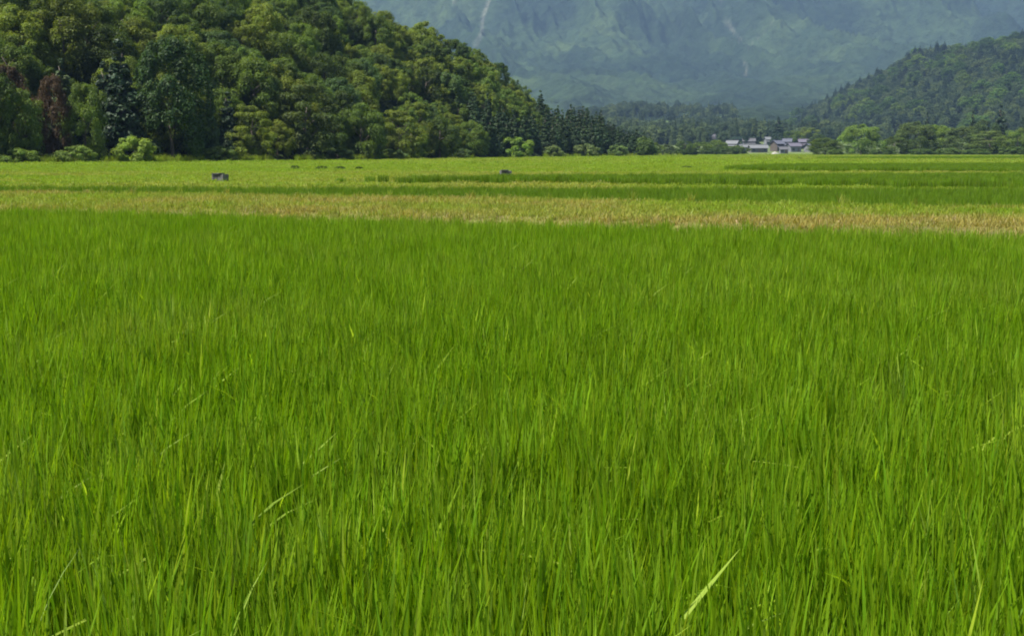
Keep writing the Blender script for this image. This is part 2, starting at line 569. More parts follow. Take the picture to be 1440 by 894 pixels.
def plant(name, x, y, coll, nvar, smin, smax, tint, label, tilt=0.06, zs=(0.9, 1.1), lift=-0.02):
    n = len(x)
    rot = np.stack([rng.normal(0, tilt, n), rng.normal(0, tilt, n), rng.uniform(0, 2 * np.pi, n)], -1)
    s = rng.uniform(smin, smax, n)
    scl = np.stack([s, s, s * rng.uniform(*zs, n)], -1)
    return plant_out(name, np.stack([x, y, gz(x, y) + lift], -1), rot, scl, rng.integers(0, nvar, n), tint, coll, label)


rice_src = source('rice_hill', [mesh_np('rice_hill', *blades(54, 0.08, 0.47, 0.66, 0.0075, 0.0130, 0.05, 0.20, 6, 0.006, seed=100 + i)[:2], M_RICE,
                                        blades(54, 0.08, 0.47, 0.66, 0.0075, 0.0130, 0.05, 0.20, 6, 0.006, seed=100 + i)[2]) for i in range(14)])


def mk(n, *a, mat=M_RICE, **k):
    v, f, c = blades(n, *a, **k)
    return mesh_np('tuft', v, f, mat, c)


rice_far_src = source('rice_patch', [mk(150, 0.42, 0.45, 0.66, 0.014, 0.026, 0.10, 0.16, seg=3, seed=200 + i, mat=M_RICE_B) for i in range(6)])
grass_src = source('grass_tuft', [mk(70, 0.20, 0.05, 0.17, 0.006, 0.013, 0.45, 0.6, seg=3, seed=300 + i, mat=M_GRASS, vary=0.18) for i in range(8)])
grass_far_src = source('grass_patch', [mk(200, 0.65, 0.04, 0.11, 0.02, 0.040, 0.7, 0.7, seg=2, seed=400 + i, mat=M_GRASS, vary=0.10) for i in range(6)])
tall_src = source('tall_grass', [mk(40, 0.10, 0.25, 0.55, 0.008, 0.014, 0.25, 0.5, seg=4, seed=500 + i, mat=M_GRASS, vary=0.25) for i in range(5)])

def plant_fields():
    # near paddy
    x, y = scatter(-18, 18, 0.9, 27, 0.135, 0.145, 0.48, lambda a, b: b < L_RICE(a) + rng.normal(0, 0.12, a.shape), 3.4)
    t = np.clip(0.10 + 0.6 * (fbm(x / 1.2, y / 2.0, 8) - 0.5) + rng.normal(0, 0.09, x.shape), 0, 0.6)
    hv = 0.80 + 0.30 * fbm(x / 1.6, y / 1.6, 9, 3)
    o = plant('rice_crop', x, y, rice_src, 14, 0.92, 1.08, t, 'dense bright green young rice filling the near paddy', 0.022)
    print('rice hills', len(x))

    # second paddy
    strip_src = source('strip_rice', [mk(60, 0.07, 0.44, 0.66, 0.008, 0.014, 0.085, 0.22, seg=4, seed=150 + i, mat=M_RICE_B) for i in range(6)])
    x, y = scatter(-25, 25, 20, 46, 0.22, 0.22, 0.45, lambda a, b: (b > L_BANK(a) + 1.25) & (b < L_TWO(a)), 3)
    plant('rice_crop', x, y, strip_src, 6, 0.80, 0.92, np.clip(rng.normal(0.02, 0.04, x.shape), 0, 1), 'darker green rice strip just beyond the dry levee')
    # farther paddies
    x, y = scatter(-30, 190, 42, 420, 0.55, 0.6, 0.45, lambda a, b: (zone(a, b) == 3) & ((b > 72) | (rng.uniform(0, 1, a.shape) < smooth((px_of(a, b) - 450) / 260))), 6)
    plant('rice_crop', x, y, rice_far_src, 6, 0.6, 0.72, np.clip(rng.normal(0.05, 0.05, x.shape), 0, 1), 'rice in the farther paddies at the middle and right', 0.03)
    print('far rice', len(x))

    # levee grass, dry on top and on its sunny slope
    x, y = scatter(-26, 26, 14, 45, 0.20, 0.20, 0.5, lambda a, b: (b > L_RICE(a) + 0.1) & (b < L_BANK(a) + 1.2) & (rng.uniform(0, 1, a.shape) < 0.50 + 0.9 * fbm(a / 0.9, b / 0.6, 17)), 3)
    low = 1 - smooth((y - L_RICE(x) - 1.2) / 3.5)
    t = np.clip(0.34 + 0.42 * low + 1.2 * (fbm(x / 1.5, y / 0.9, 18, 4) - 0.5) + 1.2 * (fbm(x / 7, y / 2.5, 28, 3) - 0.5) + 0.05 * x / 4 + rng.normal(0, 0.09, x.shape), 0, 0.92)
    plant('levee_grass', x, y, grass_src, 8, 0.6, 1.15, t, 'short yellowing mown grass on the near levee', 0.15)
    # taller tufts at the levee's edges
    x, y = scatter(-24, 24, 14, 45, 0.35, 0.25, 0.5, lambda a, b: (np.abs(b - L_BANK(a) - 0.6) < 0.6) & (rng.uniform(0, 1, a.shape) < 0.22), 3)
    plant('levee_grass', x, y, tall_src, 5, 0.35, 0.7, np.clip(rng.normal(0.35, 0.25, x.shape), 0, 1), 'taller grass tufts along the far rim of the levee', 0.15)

    # rough grass between and beyond the paddies
    x, y = scatter(-120, 120, 38, 130, 0.55, 0.62, 0.5, lambda a, b: (zone(a, b) == 4) & (b > L_TWO(a)), 5)
    t = 0.24 + 0.9 * (fbm(x / 9, y / 5, 19, 4) - 0.5) + 0.9 * (fbm(x / 28, y / 2.2, 23, 3) - 0.5) + rng.normal(0, 0.05, x.shape) - 0.34 * smooth((y - 84) / 12)
    plant('field_grass', x, y, grass_far_src, 6, 0.8, 1.25, np.clip(t, 0, 1), 'pale yellow green rough grass between the paddies', 0.1)
    print('field grass', len(x))
    x, y = scatter(-150, 420, 130, 660, 1.5, 2.2, 0.5, lambda a, b: (zone(a, b) == 4) & (b < np.interp(px_of(a, b), HP, HE) + np.where(px_of(a, b) > 985, 400, 2)), 14)
    t = 0.12 + 1.0 * (fbm(x / 30, y / 14, 20, 4) - 0.5) + rng.normal(0, 0.08, x.shape)
    plant('field_grass', x, y, grass_far_src, 6, 1.6, 2.4, np.clip(t, 0, 1), 'bright green grass at the far side of the fields', 0.1)
    print('far grass', len(x))

    # tall weeds along the foot of the wood
    P_ = rng.uniform(-40, 960, 1500); y = np.interp(P_, HP, HE) + rng.normal(-2.2, 0.9, 1500); x = at_dist(P_, y)
    kk = fbm(P_ / 40, y * 0 + 3, 33, 3) > 0.42; x, y = x[kk], y[kk]
    plant('verge_weeds', x, y, tall_src, 5, 1.3, 2.6, np.clip(rng.normal(0.15, 0.15, x.shape), 0, 1), 'tall pale weeds along the foot of the left wood', 0.15)


# ------------------------------------------------------------------ trees
def leaf_cloud(centers, radii, per, size, seed, flat=0.65, droop=0.0, up=0.65, tintamp=0.18):
    """leaf sprays covering the outside of every foliage clump"""
    r = np.random.default_rng(seed)
    n = len(centers)
    cid = np.repeat(np.arange(n), per)
    d = r.normal(0, 1, (n * per, 3)); d /= np.linalg.norm(d, axis=1)[:, None]
    flip = (d[:, 2] < -0.3) & (r.uniform(0, 1, n * per) < 0.5); d[flip, 2] *= -1
    rr = radii[cid] * (0.62 + 0.42 * r.uniform(0, 1, n * per) ** 0.5)
    wob = 1 + 0.25 * np.sin(d[:, 0] * 5 + cid) * np.cos(d[:, 1] * 6 + cid * 1.7)
    p = centers[cid] + d * (rr * wob)[:, None] * np.array((1, 1, flat))
    nrm = d * np.array((1, 1, 1.0)) + np.array((0, 0, up)) + r.normal(0, 0.36, p.shape)
    nrm /= np.linalg.norm(nrm, axis=1)[:, None]
    a = np.cross(nrm, r.normal(0, 1, p.shape)); a /= np.linalg.norm(a, axis=1)[:, None] + 1e-9
    b = np.cross(nrm, a)
    s = size * r.uniform(0.6, 1.35, n * per)
    asp = r.uniform(0.45, 0.8, n * per)
    a = a * s[:, None]; b = b * (s * asp)[:, None]
    bend = nrm * (s * r.uniform(-0.35, 0.1, n * per))[:, None]
    V = np.stack([p - a + bend, p - b * 0.8, p + a * 1.1 + bend, p + b], 1)
    ct = r.normal(1, tintamp, n)[cid] * (1 + r.normal(0, 0.12, n * per))
    hue = (r.normal(0, 0.03, n)[cid] + r.normal(0, 0.03, n * per))
    C = np.stack([ct * (1 + hue), ct, ct * (1 - hue), np.ones_like(ct)], -1)
    C = np.repeat(np.clip(C, 0.35, 2)[:, None, :], 4, 1)
    Fc = np.arange(len(p) * 4).reshape(-1, 4)
    return V.reshape(-1, 3), Fc, C.reshape(-1, 4)


def broad_crown(seed, nclump=88, per=300, size=0.125, w=8.0, h=9.0, base=0.6, pointy=0.0, layered=0.0, lowest=-0.75):
    """domed broadleaf crown w wide, h tall above base, made of overlapping clumps"""
    r = np.random.default_rng(seed)
    cs = []; rs = []
    k = 0
    lob = r.uniform(0, 6.28, 4)
    while len(cs) < nclump:
        u = r.uniform(lowest, 1.0); az = r.uniform(0, 2 * np.pi)
        q = math.sqrt(max(0, 1 - abs(u) ** (2.2 - pointy)))
        lobes = 1 + 0.16 * math.sin(3 * az + lob[0] + 2 * u) + 0.12 * math.sin(5 * az + lob[1] - 3 * u)
        f = r.uniform(0.66, 0.97) ** 0.8 * lobes
        zz = base + h * (0.40 + 0.52 * u * (0.85 + 0.15 * lobes))
        if layered: zz = base + round((zz - base) / layered) * layered + r.normal(0, 0.12)
        c = (w / 2 * q * f * math.cos(az), w / 2 * q * f * math.sin(az), zz)
        rad = r.uniform(0.085, 0.165) * w * (1 - 0.2 * max(u, 0))
        cs.append(c); rs.append(rad)
    return leaf_cloud(np.array(cs), np.array(rs), per, size, seed + 1, 0.6 if layered else 0.85, tintamp=0.13)


def cone_crown(seed, w=4.0, h=11.0, base=0.8, layers=16, per=120, size=0.20):
    """dark conifer: whorls of drooping sprays narrowing to a leader"""
    r = np.random.default_rng(seed)
    cs = []; rs = []
    for i in range(layers):
        t = (i + r.uniform(-0.2, 0.2)) / layers
        wr = w / 2 * (1 - t) ** 0.75 * r.uniform(0.8, 1.1)
        m = max(1, int(7 * (1 - t) + 1))
        for j in range(m):
            a = 2 * np.pi * (j + r.uniform(-0.3, 0.3)) / m + i
            cs.append((wr * 0.68 * math.cos(a), wr * 0.68 * math.sin(a), base + h * t + r.normal(0, 0.2)))
            rs.append(max(0.22, wr * 0.55))
    cs.append((0, 0, base + h * 0.97)); rs.append(0.28)
    return leaf_cloud(np.array(cs), np.array(rs), per, size, seed + 1, 0.8, up=0.2, tintamp=0.15)


def trunk_mesh(seed, h, r0, limbs=5, spread=2.2):
    r = random.Random(seed)
    m = MB()
    pts = [(r.uniform(-.1, .1) * k, r.uniform(-.1, .1) * k, h * k / 5) for k in range(6)]
    m.tube(pts, [r0 * (1.25 if k == 0 else 1 - 0.15 * k) for k in range(6)], 9)
    for i in range(limbs):
        k = r.uniform(0.35, 0.85); a = r.uniform(0, 6.28); z = h * k
        l = spread * r.uniform(0.6, 1.1)
        m.tube([(0, 0, z), (l * .5 * math.cos(a), l * .5 * math.sin(a), z + l * .35), (l * math.cos(a), l * math.sin(a), z + l * .9)], [r0 * .45, r0 * .3, r0 * .1], 6)
    return m.mesh('trunk', M_BARK, True)


def stock(fn, n, mat, name='crown', **k):
    return [mesh_np(name, *fn(seed=k.get('seed', 0) + 10 * i, **{a: b for a, b in k.items() if a != 'seed'})[:2], mat,
                    fn(seed=k.get('seed', 0) + 10 * i, **{a: b for a, b in k.items() if a != 'seed'})[2]) for i in range(n)]


BROAD = stock(broad_crown, 7, M_LEAF, seed=1000)                                     # 8 wide, 10 tall
LAYER = stock(broad_crown, 3, M_LEAF, seed=1500, layered=1.15, nclump=70)            # 8 wide, 10 tall, tiered
SMALLB = stock(broad_crown, 6, M_LEAF, seed=2000, nclump=64, per=150, size=0.20)     # same size, coarser, for far ones
CONE = stock(cone_crown, 5, M_NEEDLE, seed=3000)                                     # 4 wide, 11.8 tall
BUSH = stock(broad_crown, 4, M_LEAF, seed=4000, nclump=46, per=170, size=0.085, w=3.0, h=2.2, base=0.15, lowest=-0.8)
TRUNK_B = [trunk_mesh(50 + i, 6.5, 0.22) for i in range(3)]
TRUNK_C = [trunk_mesh(60 + i, 10.5, 0.17, 0) for i in range(2)]
TRUNK_S = [trunk_mesh(70 + i, 1.2, 0.05, 4, 0.7) for i in range(2)]
STD = {'broad': (BROAD, TRUNK_B, 8.0, 10.0), 'layer': (LAYER, TRUNK_B, 8.0, 10.0), 'far': (SMALLB, TRUNK_B, 8.0, 10.0), 'cone': (CONE, TRUNK_C, 4.0, 11.8), 'bush': (BUSH, TRUNK_S, 3.0, 2.25)}
TREES = []
SLOPE = []


def tree(name, kind, x, y, z, w, h, tint, label, cat='tree', group=None, parts=True):  # label None: worded later
    crowns, trunks, sw, sh = STD[kind]
    root = bpy.data.objects.new(name, None if parts else random.choice(crowns))
    root.empty_display_size = 0.5
    root.location = (x, y, z); root.rotation_euler = (0, 0, random.uniform(0, 6.28))
    root.scale = (w / sw, w / sw * random.uniform(0.92, 1.08), h / sh)
    root.color = (*tint, 1)
    link(root); tag(root, label, cat, group)
    if parts:
        c = bpy.data.objects.new('crown', random.choice(crowns)); c.color = (*tint, 1); link(c, root)
        link(bpy.data.objects.new('trunk', random.choice(trunks)), root)
    TREES.append(root)
    return root


def zl(x, y): return float(gz(x, y) - 0.2 + hill_left(x, y))
def zr(x, y): return float(gz(x, y) - 0.5 + hill_right(x, y))


G_OLIVE = (0.158, 0.206, 0.030); G_MID = (0.118, 0.178, 0.029); G_DEEP = (0.072, 0.115, 0.021); G_BLUE = (0.085, 0.140, 0.040)
G_CON = (0.024, 0.046, 0.020); G_RED = (0.078, 0.054, 0.030); G_LIME = (0.150, 0.210, 0.035)


def jitter(c, s=0.12):
    k = 1 + random.gauss(0, s); h = random.gauss(0, s * 0.22)
    return (max(c[0] * (k + h), .01), max(c[1] * k, .01), max(c[2] * (k - h), .005))


# front row along the field's edge, set tree by tree: column, width px, top row, kind, tint, extra depth
FRONT = [
    (-28, 90, 70, 'broad', G_DEEP, 0, 'broadleaf_tree', 'deep green broadleaf tree at the very edge of the left wood'),
    (28, 62, 118, 'broad', G_MID, 0, 'broadleaf_tree', 'low bushy tree in front of the reddish tree at the wood edge'),
    (18, 46, 86, 'broad', G_RED, 5, 'dying_tree', 'dying tree with thin reddish brown foliage behind a low bushy tree'),
    (76, 46, 98, 'broad', (0.092, 0.058, 0.030), 1, 'dying_tree', 'dying tree with rust red foliage down to the field edge'),
    (120, 60, 110, 'broad', G_MID, 0, 'broadleaf_tree', 'upright green tree between the rust red tree and the dark cedar'),
    (92, 46, 84, 'cone', (0.05, 0.078, 0.024), 7, 'cedar_tree', 'pointed green cedar rising just behind the rust red one'),
    (172, 62, 58, 'cone', G_CON, 3, 'cedar_tree', 'tall blackish green cedar beside the big rounded tree'),
    (150, 44, 88, 'cone', G_CON, 5, 'cedar_tree', 'shorter dark cedar left of the tall blackish cedar'),
    (243, 104, 44, 'broad', (0.045, 0.085, 0.022), 0, 'broadleaf_tree', 'big rounded deep green tree standing at the field edge'),
    (298, 22, 100, 'cone', (0.05, 0.085, 0.026), 0, 'cypress_tree', 'slim columnar cypress right of the big rounded tree'),
    (322, 34, 130, 'cone', G_CON, 4, 'cedar_tree', 'small dark cedar between the slim cypress and the tiered tree'),
    (354, 66, 142, 'layer', G_OLIVE, 0, 'broadleaf_tree', 'olive tree with tiered foliage reaching down to the grass'),
    (432, 92, 112, 'layer', (0.075, 0.105, 0.026), 1, 'broadleaf_tree', 'broad olive tree with layered boughs over a dark hollow'),
    (508, 72, 140, 'broad', G_MID, 0, 'broadleaf_tree', 'mid green round tree at the middle of the wood edge'),
    (560, 66, 150, 'layer', G_OLIVE, 0, 'broadleaf_tree', 'pale olive tree with a low spreading crown at the wood edge'),
    (618, 58, 160, 'broad', G_DEEP, 0, 'broadleaf_tree', 'dark round tree in the shade at the wood edge'),
    (662, 46, 168, 'broad', G_MID, 0, 'broadleaf_tree', 'mid green tree left of the bright bush at the wood edge'),
]
for px, wp, top, kind, tint, dep, nm, lab in FRONT:
    d = float(np.interp(px, HP, HE)) + 1.5 + dep
    x = at_dist(px, d); z = zl(x, d) - 0.3
    ztop = CAM_H + (208 - top) / F * d * math.cos(PITCH)
    tree(nm, kind, x, d, z, wp / F * d, ztop - z, jitter(tint, 0.05), lab)

# the wooded slope of the left hill
placed = [(o.location.x, o.location.y, 2.5) for o in TREES]
cand = []
for _ in range(9000):
    px = random.uniform(-70, 745) if random.random() < 0.85 else random.uniform(740, 915)
    e = float(np.interp(px, HP, HE)); r = float(np.interp(px, HP, HR))
    d = random.uniform(e + 2, r + 8)
    cand.append((d, px))
cand.sort()
random.shuffle(cand)
nslope = 0
for d, px in cand:
    if nslope >= 330: break
    x = at_dist(px, d); z = zl(x, d)
    w = float(np.interp(px, [0, 300, 515, 740, 920], [7.8, 7.2, 5.7, 4.6, 4.4])) * random.uniform(0.75, 1.3)
    con = px > 775 + random.gauss(0, 25) or (660 < px < 790 and d < np.interp(px, HP, HE) + 26)
    if con: w = random.uniform(3.0, 4.2)
    h = w * random.uniform(1.05, 1.45) if not con else random.uniform(7.5, 10.0) * (1 if px < 850 else 0.8)
    if 208 - F * (z - CAM_H) / d < -12: continue          # its foot is above the frame
    rad = w * 0.36
    if any((x - a) ** 2 + (y_ - d) ** 2 < (rad + b) ** 2 * 0.62 for a, y_, b in placed): continue
    placed.append((x, d, rad)); nslope += 1
    u = random.random()
    if con:
        o = tree('cedar_tree', 'cone', x, d, z - .3, w, h, jitter((0.036, 0.066, 0.023), 0.15), None, group='cedars at the foot of the left hill'); o['word'] = 'dark narrow'; SLOPE.append(o)
    else:
        tint, word = (G_OLIVE, 'olive green') if u < 0.54 else (G_MID, 'mid green') if u < 0.80 else (G_DEEP, 'dark green') if u < 0.9 else (G_BLUE, 'bluish green')
        up = d - np.interp(px, HP, HE)
        o = tree('broadleaf_tree', 'broad' if px < 560 else 'far', x, d, z - .4, w, h, jitter(tint), None, group='trees on the left hillside'); o['word'] = word; SLOPE.append(o)
print('slope trees', nslope)

# bushes at the wood edge
for px, wp, hp, tint, lab in ((28, 44, 13, (0.10, 0.15, 0.03), 'low yellow green bush at the far left of the wood edge'),
                              (106, 52, 17, (0.12, 0.17, 0.04), 'low wide light green bush under the rust red tree'),
                              (187, 54, 28, G_LIME, 'round light green bush in front of the dark cedar'),
                              (305, 46, 16, (0.10, 0.14, 0.04), 'scrubby olive bush below the slim cypress'),
                              (475, 46, 12, (0.09, 0.13, 0.04), 'flat grey green bush under the layered olive tree'),
                              (548, 40, 10, (0.09, 0.13, 0.04), 'small grey green bush before the pale olive tree'),
                              (724, 46, 25, (0.13, 0.20, 0.035), 'bright green rounded bush before the cedar stand'),
                              (650, 26, 9, (0.08, 0.12, 0.04), 'small dull bush left of the bright green bush'),
                              (778, 30, 12, (0.11, 0.15, 0.05), 'low pale bush at the foot of the cedar stand'),
                              (822, 36, 14, (0.12, 0.16, 0.06), 'pale scrubby bush below the middle of the cedar stand'),
                              (868, 28, 12, (0.10, 0.15, 0.05), 'low bush below the thin end of the cedar stand'),
                              (905, 34, 22, (0.07, 0.11, 0.03), 'rounded green bush where the left wood ends')):
    d = float(np.interp(px, HP, HE)) - 3.5
    x = at_dist(px, d); z = float(gz(x, d)) - 0.05
    tree('bush', 'bush', x, d, z, wp / F * d, hp / F * d + 0.6, tuple(1.45 * q for q in tint), lab, 'bush')

# dark weed clumps out in the grass
for px, py, wp, hp, lab in ((452, 239.5, 16, 6, 'dark weed clump right of the concrete box, nearest the wood'), (478, 240, 14, 6, 'dark weed clump in the middle of the row on the grass'), (415, 240, 12, 7, 'dark weed clump just right of the concrete box'),
                            (505, 239.5, 12, 5, 'dark weed clump at the right end of the row on the grass'), (966, 237, 20, 4, 'flat dark weed clump at the corner of a far paddy'),
                            (1136, 231.5, 14, 3.4, 'flat dark weed clump on the bright green grass at right'), (1124, 221.5, 8, 3, 'tiny dark weed clump before the village'), (215, 257, 20, 4, 'low dark weed clump on the pale verge left of the box')):
    x, y_ = at(px, py, -0.05); z = float(gz(x, y_)) - 0.05
    tree('weed_clump', 'bush', x, y_, z, wp / F * y_, 1.0 * hp / F * y_, (0.095, 0.15, 0.03), lab, 'weeds', parts=False)

# ---- row of trees at the right
RIGHT = [(1160, 44, 193, 'broad', G_MID, 480, 'broadleaf_tree', 'small round dark green tree at the left end of the right row'),
         (1211, 50, 172, 'broad', (0.110, 0.165, 0.03), 490, 'broadleaf_tree', 'bright green domed tree standing free in the right row'),
         (1258, 36, 190, 'broad', G_MID, 500, 'broadleaf_tree', 'mid green tree just right of the bright domed tree'),
         (1288, 52, 168, 'broad', (0.08, 0.115, 0.03), 505, 'broadleaf_tree', 'tall wide tree in the middle of the right row'),
         (1318, 44, 174, 'broad', G_MID, 510, 'broadleaf_tree', 'mid green tree right of the tall wide tree'),
         (1352, 46, 176, 'broad', (0.085, 0.12, 0.035), 500, 'broadleaf_tree', 'pale olive tree before the first dark cedar at right'),
         (1392, 50, 182, 'layer', (0.095, 0.135, 0.035), 480, 'broadleaf_tree', 'light green round tree under the taller dark cedar'),
         (1384, 40, 166, 'broad', (0.06, 0.09, 0.03), 530, 'broadleaf_tree', 'olive tree behind the light green round tree'),
         (1432, 46, 178, 'broad', G_MID, 490, 'broadleaf_tree', 'mid green tree at the right end of the right row'),
         (1470, 50, 172, 'broad', G_MID, 500, 'broadleaf_tree', 'broadleaf tree past the right end of the row'),
         (1405, 26, 148, 'cone', G_CON, 545, 'cedar_tree', 'taller dark cedar rising over the right end of the row'),
         (1366, 16, 156, 'cone', G_CON, 545, 'cedar_tree', 'narrow dark cedar rising behind the pale olive tree'),
         (1302, 12, 158, 'cone', G_CON, 560, 'cedar_tree', 'small dark cedar tip above the middle of the right row'),
         (1436, 20, 166, 'cone', G_CON, 560, 'cedar_tree', 'dark cedar at the right edge behind the row')]
for px, wp, top, kind, tint, d, nm, lab in RIGHT:
    x = at_dist(px, d); z = float(gz(x, d)) - 0.3
    ztop = CAM_H + (208 - top) / F * d
    if kind != 'cone': tint = tuple(q * (1.55 if px == 1211 else 0.8 if px in (1160, 1258) else 1.25) for q in tint)
    tree(nm, kind, x, d, z, wp / F * d, ztop - z, jitter(tint, 0.05), lab)
for px, wp, hp, d, lab in ((1176, 24, 9, 470, 'low dark bush between the two leftmost trees of the right row'), (1298, 40, 9, 470, 'low clipped green bush under the tall wide tree'), (1335, 36, 10, 470, 'low dark bush under the mid row of trees'),
                           (1375, 36, 9, 465, 'low bush below the light green round tree'), (1425, 34, 12, 465, 'pale green bush at the right end of the row'), (1240, 30, 9, 475, 'low bush right of the bright domed tree')):
    x = at_dist(px, d)
    tree('bush', 'bush', x, d, float(gz(x, d)) - .1, wp / F * d, hp / F * d, jitter((0.10, 0.16, 0.035), .1), lab, 'bush')

# ---- right hill's trees
placed = []
n = 0
for _ in range(8000):
    if n >= 260: break
    px = random.uniform(1060, 1475); e = float(np.interp(px, RP, RE)); r = float(np.interp(px, RP, RR))
    d = random.uniform(e, r + 10)
    x = at_dist(px, d); z = zr(x, d)
    con = vnoise(px / 60, d / 90, 71) > 0.56
    w = random.uniform(11.0, 18.0) if not con else random.uniform(7.5, 10.0)
    rad = w * 0.40
    if any((x - a) ** 2 + (d - b) ** 2 < (rad + c) ** 2 for a, b, c in placed): continue
    placed.append((x, d, rad)); n += 1
    if con:
        o = tree('hill_cedar', 'cone', x, d, z - 1, w, random.uniform(14, 18), jitter(G_CON, .15), None, group='cedars on the right hill', parts=False); o['word'] = 'hazy dark'; SLOPE.append(o)
    else:
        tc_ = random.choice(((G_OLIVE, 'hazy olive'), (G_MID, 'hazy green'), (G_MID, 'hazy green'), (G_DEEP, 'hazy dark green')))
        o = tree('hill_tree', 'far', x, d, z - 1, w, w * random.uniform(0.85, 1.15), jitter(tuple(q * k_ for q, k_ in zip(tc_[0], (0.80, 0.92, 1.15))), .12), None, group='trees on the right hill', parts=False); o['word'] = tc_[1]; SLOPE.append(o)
print('right hill', n)

# ---- leave out the trees that are wholly behind others, then word each label by what it stands above
def sees(o, n=16):
    cr = o if o.type == 'MESH' else o.children[0]
    me = cr.data; mw = cr.matrix_world; k = len(me.vertices); eye = camo.location; hit = 0
    for i in range(n):
        p = mw @ me.vertices[(i * 7919 + 131) % k].co
        d_ = (p - eye); L_ = d_.length
        if abs(px_of(p.x, p.y) - 720) > 735: continue
        if 208 - F * (p.z - CAM_H) / p.y < -4: continue
        ok, loc, _, _, ob, _ = S.ray_cast(DG, eye, d_ / L_, distance=L_ + 0.4)
        if not ok or ob.name == cr.name: hit += 1
    return hit


bpy.context.view_layer.update()
DG = bpy.context.evaluated_depsgraph_get()
drop = [o for o in SLOPE if sees(o) < 1]
for o in drop:
    for c in list(o.children): bpy.data.objects.remove(c)
    SLOPE.remove(o); bpy.data.objects.remove(o)
print('hidden trees left out', len(drop), 'kept', len(SLOPE))
LAND_L = [(62, 'the low bushy edge tree'), (112, 'the rust red tree'), (205, 'the tall blackish cedar'), (288, 'the big rounded tree'), (328, 'the slim cypress'), (394, 'the tiered olive tree'),
          (472, 'the broad layered tree'), (535, 'the round tree at mid edge'), (590, 'the pale olive edge tree'), (640, 'the dark round edge tree'), (700, 'the small dull bush'), (752, 'the bright green bush'),
          (800, 'the low pale bush'), (845, 'the pale scrubby bush'), (890, 'the thin cedar end'), (1010, 'the wood end bush')]
LAND_R = [(1145, 'the village'), (1185, 'the small dark end tree'), (1232, 'the bright domed tree'), (1270, 'the tree past the dome'), (1305, 'the tall wide tree'), (1338, 'the mid row tree'), (1375, 'the pale olive row tree'),
          (1418, 'the taller dark cedar'), (2000, 'the last tree of the row')]
bins = {}
for o in SLOPE:
    px = float(px_of(o.location.x, o.location.y)); py = 208 - F * (o.location.z + 4 - CAM_H) / o.location.y
    left = px < 985
    lm = next(n_ for q, n_ in (LAND_L if left else LAND_R) if px < q)
    rows = ((60, 'high on the slope'), (110, 'at mid slope'), (155, 'low on the slope'), (999, 'at the slope foot')) if left else ((95, 'high on the hill'), (130, 'at mid hill'), (160, 'low on the hill'), (999, 'at the hill foot'))
    row = next(n_ for q, n_ in rows if py < q)
    bins.setdefault((o['word'], row, lm), []).append((px, o))
ORD = ['leftmost', 'second', 'third', 'fourth', 'fifth', 'sixth', 'seventh', 'eighth', 'ninth', 'tenth', 'eleventh', 'twelfth']
for (word, row, lm), lst in bins.items():
    lst.sort(key=lambda q: q[0])
    for i, (px, o) in enumerate(lst):
        n_ = len(lst)
        kind = 'cedar' if 'cedar' in word or 'cedar' in o.name else 'tree'
        wd = word.replace(' cedar', '').replace(' tree', '')
        wd = wd.replace('olive green', 'olive'); rw = row.replace(' the ', ' ')
        if n_ == 1: t_ = '%s %s %s above %s' % (wd, kind, rw, lm)
        elif 0 < i < n_ - 1: t_ = '%s %s %s from left %s above %s' % ('middle' if n_ == 3 else ORD[min(i, 11)], wd, kind, rw, lm)
        else: t_ = '%s %s %s %s above %s' % ('leftmost' if i == 0 else 'rightmost', wd, kind, rw, lm)
        o['label'] = t_
    for px, o in lst: del o['word']

# ---- trees and bushes around the village
VIL = [(1093, 20, 165, 'cone', G_CON, 860, 'cedar_tree', 'tall dark leaning cedar spire above the village roofs'), (1060, 22, 182, 'cone', G_CON, 860, 'cedar_tree', 'blunt dark cedar left of the village houses'),
       (1048, 16, 186, 'cone', G_CON, 850, 'cedar_tree', 'shorter dark cedar left of the blunt cedar by the village'),
       (1112, 30, 182, 'far', G_MID, 880, 'broadleaf_tree', 'round tree on the slope just behind the village'), (1135, 34, 178, 'far', G_OLIVE, 900, 'broadleaf_tree', 'wide olive tree on the slope behind the village'),
       (962, 24, 196, 'far', G_DEEP, 560, 'broadleaf_tree', 'dark round tree in the middle of the valley'), (985, 34, 199, 'far', G_MID, 600, 'broadleaf_tree', 'wide green tree in the middle of the valley'),
       (1008, 32, 196, 'far', G_MID, 640, 'broadleaf_tree', 'green tree left of the village front houses'), (1038, 30, 204, 'far', G_MID, 600, 'broadleaf_tree', 'low green tree in front of the pale house'),
       (938, 24, 203, 'far', (0.085, 0.12, 0.04), 500, 'broadleaf_tree', 'pale green tree past the end of the left wood'), (920, 22, 200, 'far', G_MID, 470, 'broadleaf_tree', 'green tree next to the end of the left wood'),
       (1018, 20, 196, 'cone', G_CON, 820, 'cedar_tree', 'dark cedar among the valley trees'), (970, 14, 192, 'cone', G_CON, 900, 'cedar_tree', 'far dark cedar over the valley trees'),
       (984, 12, 194, 'cone', G_CON, 900, 'cedar_tree', 'far narrow cedar beside another over the valley trees'), (1150, 26, 188, 'far', G_DEEP, 820, 'broadleaf_tree', 'dark tree at the right end of the village')]
for px, wp, top, kind, tint, d, nm, lab in VIL:
    x = at_dist(px, d); z = float(gz(x, d)) - 0.3
    if kind != 'cone': tint = tuple(1.0 * q for q in tint)
    tree(nm, kind, x, d, z, wp / F * d, CAM_H + (208 - top) / F * d - z, jitter(tint, .06), lab)
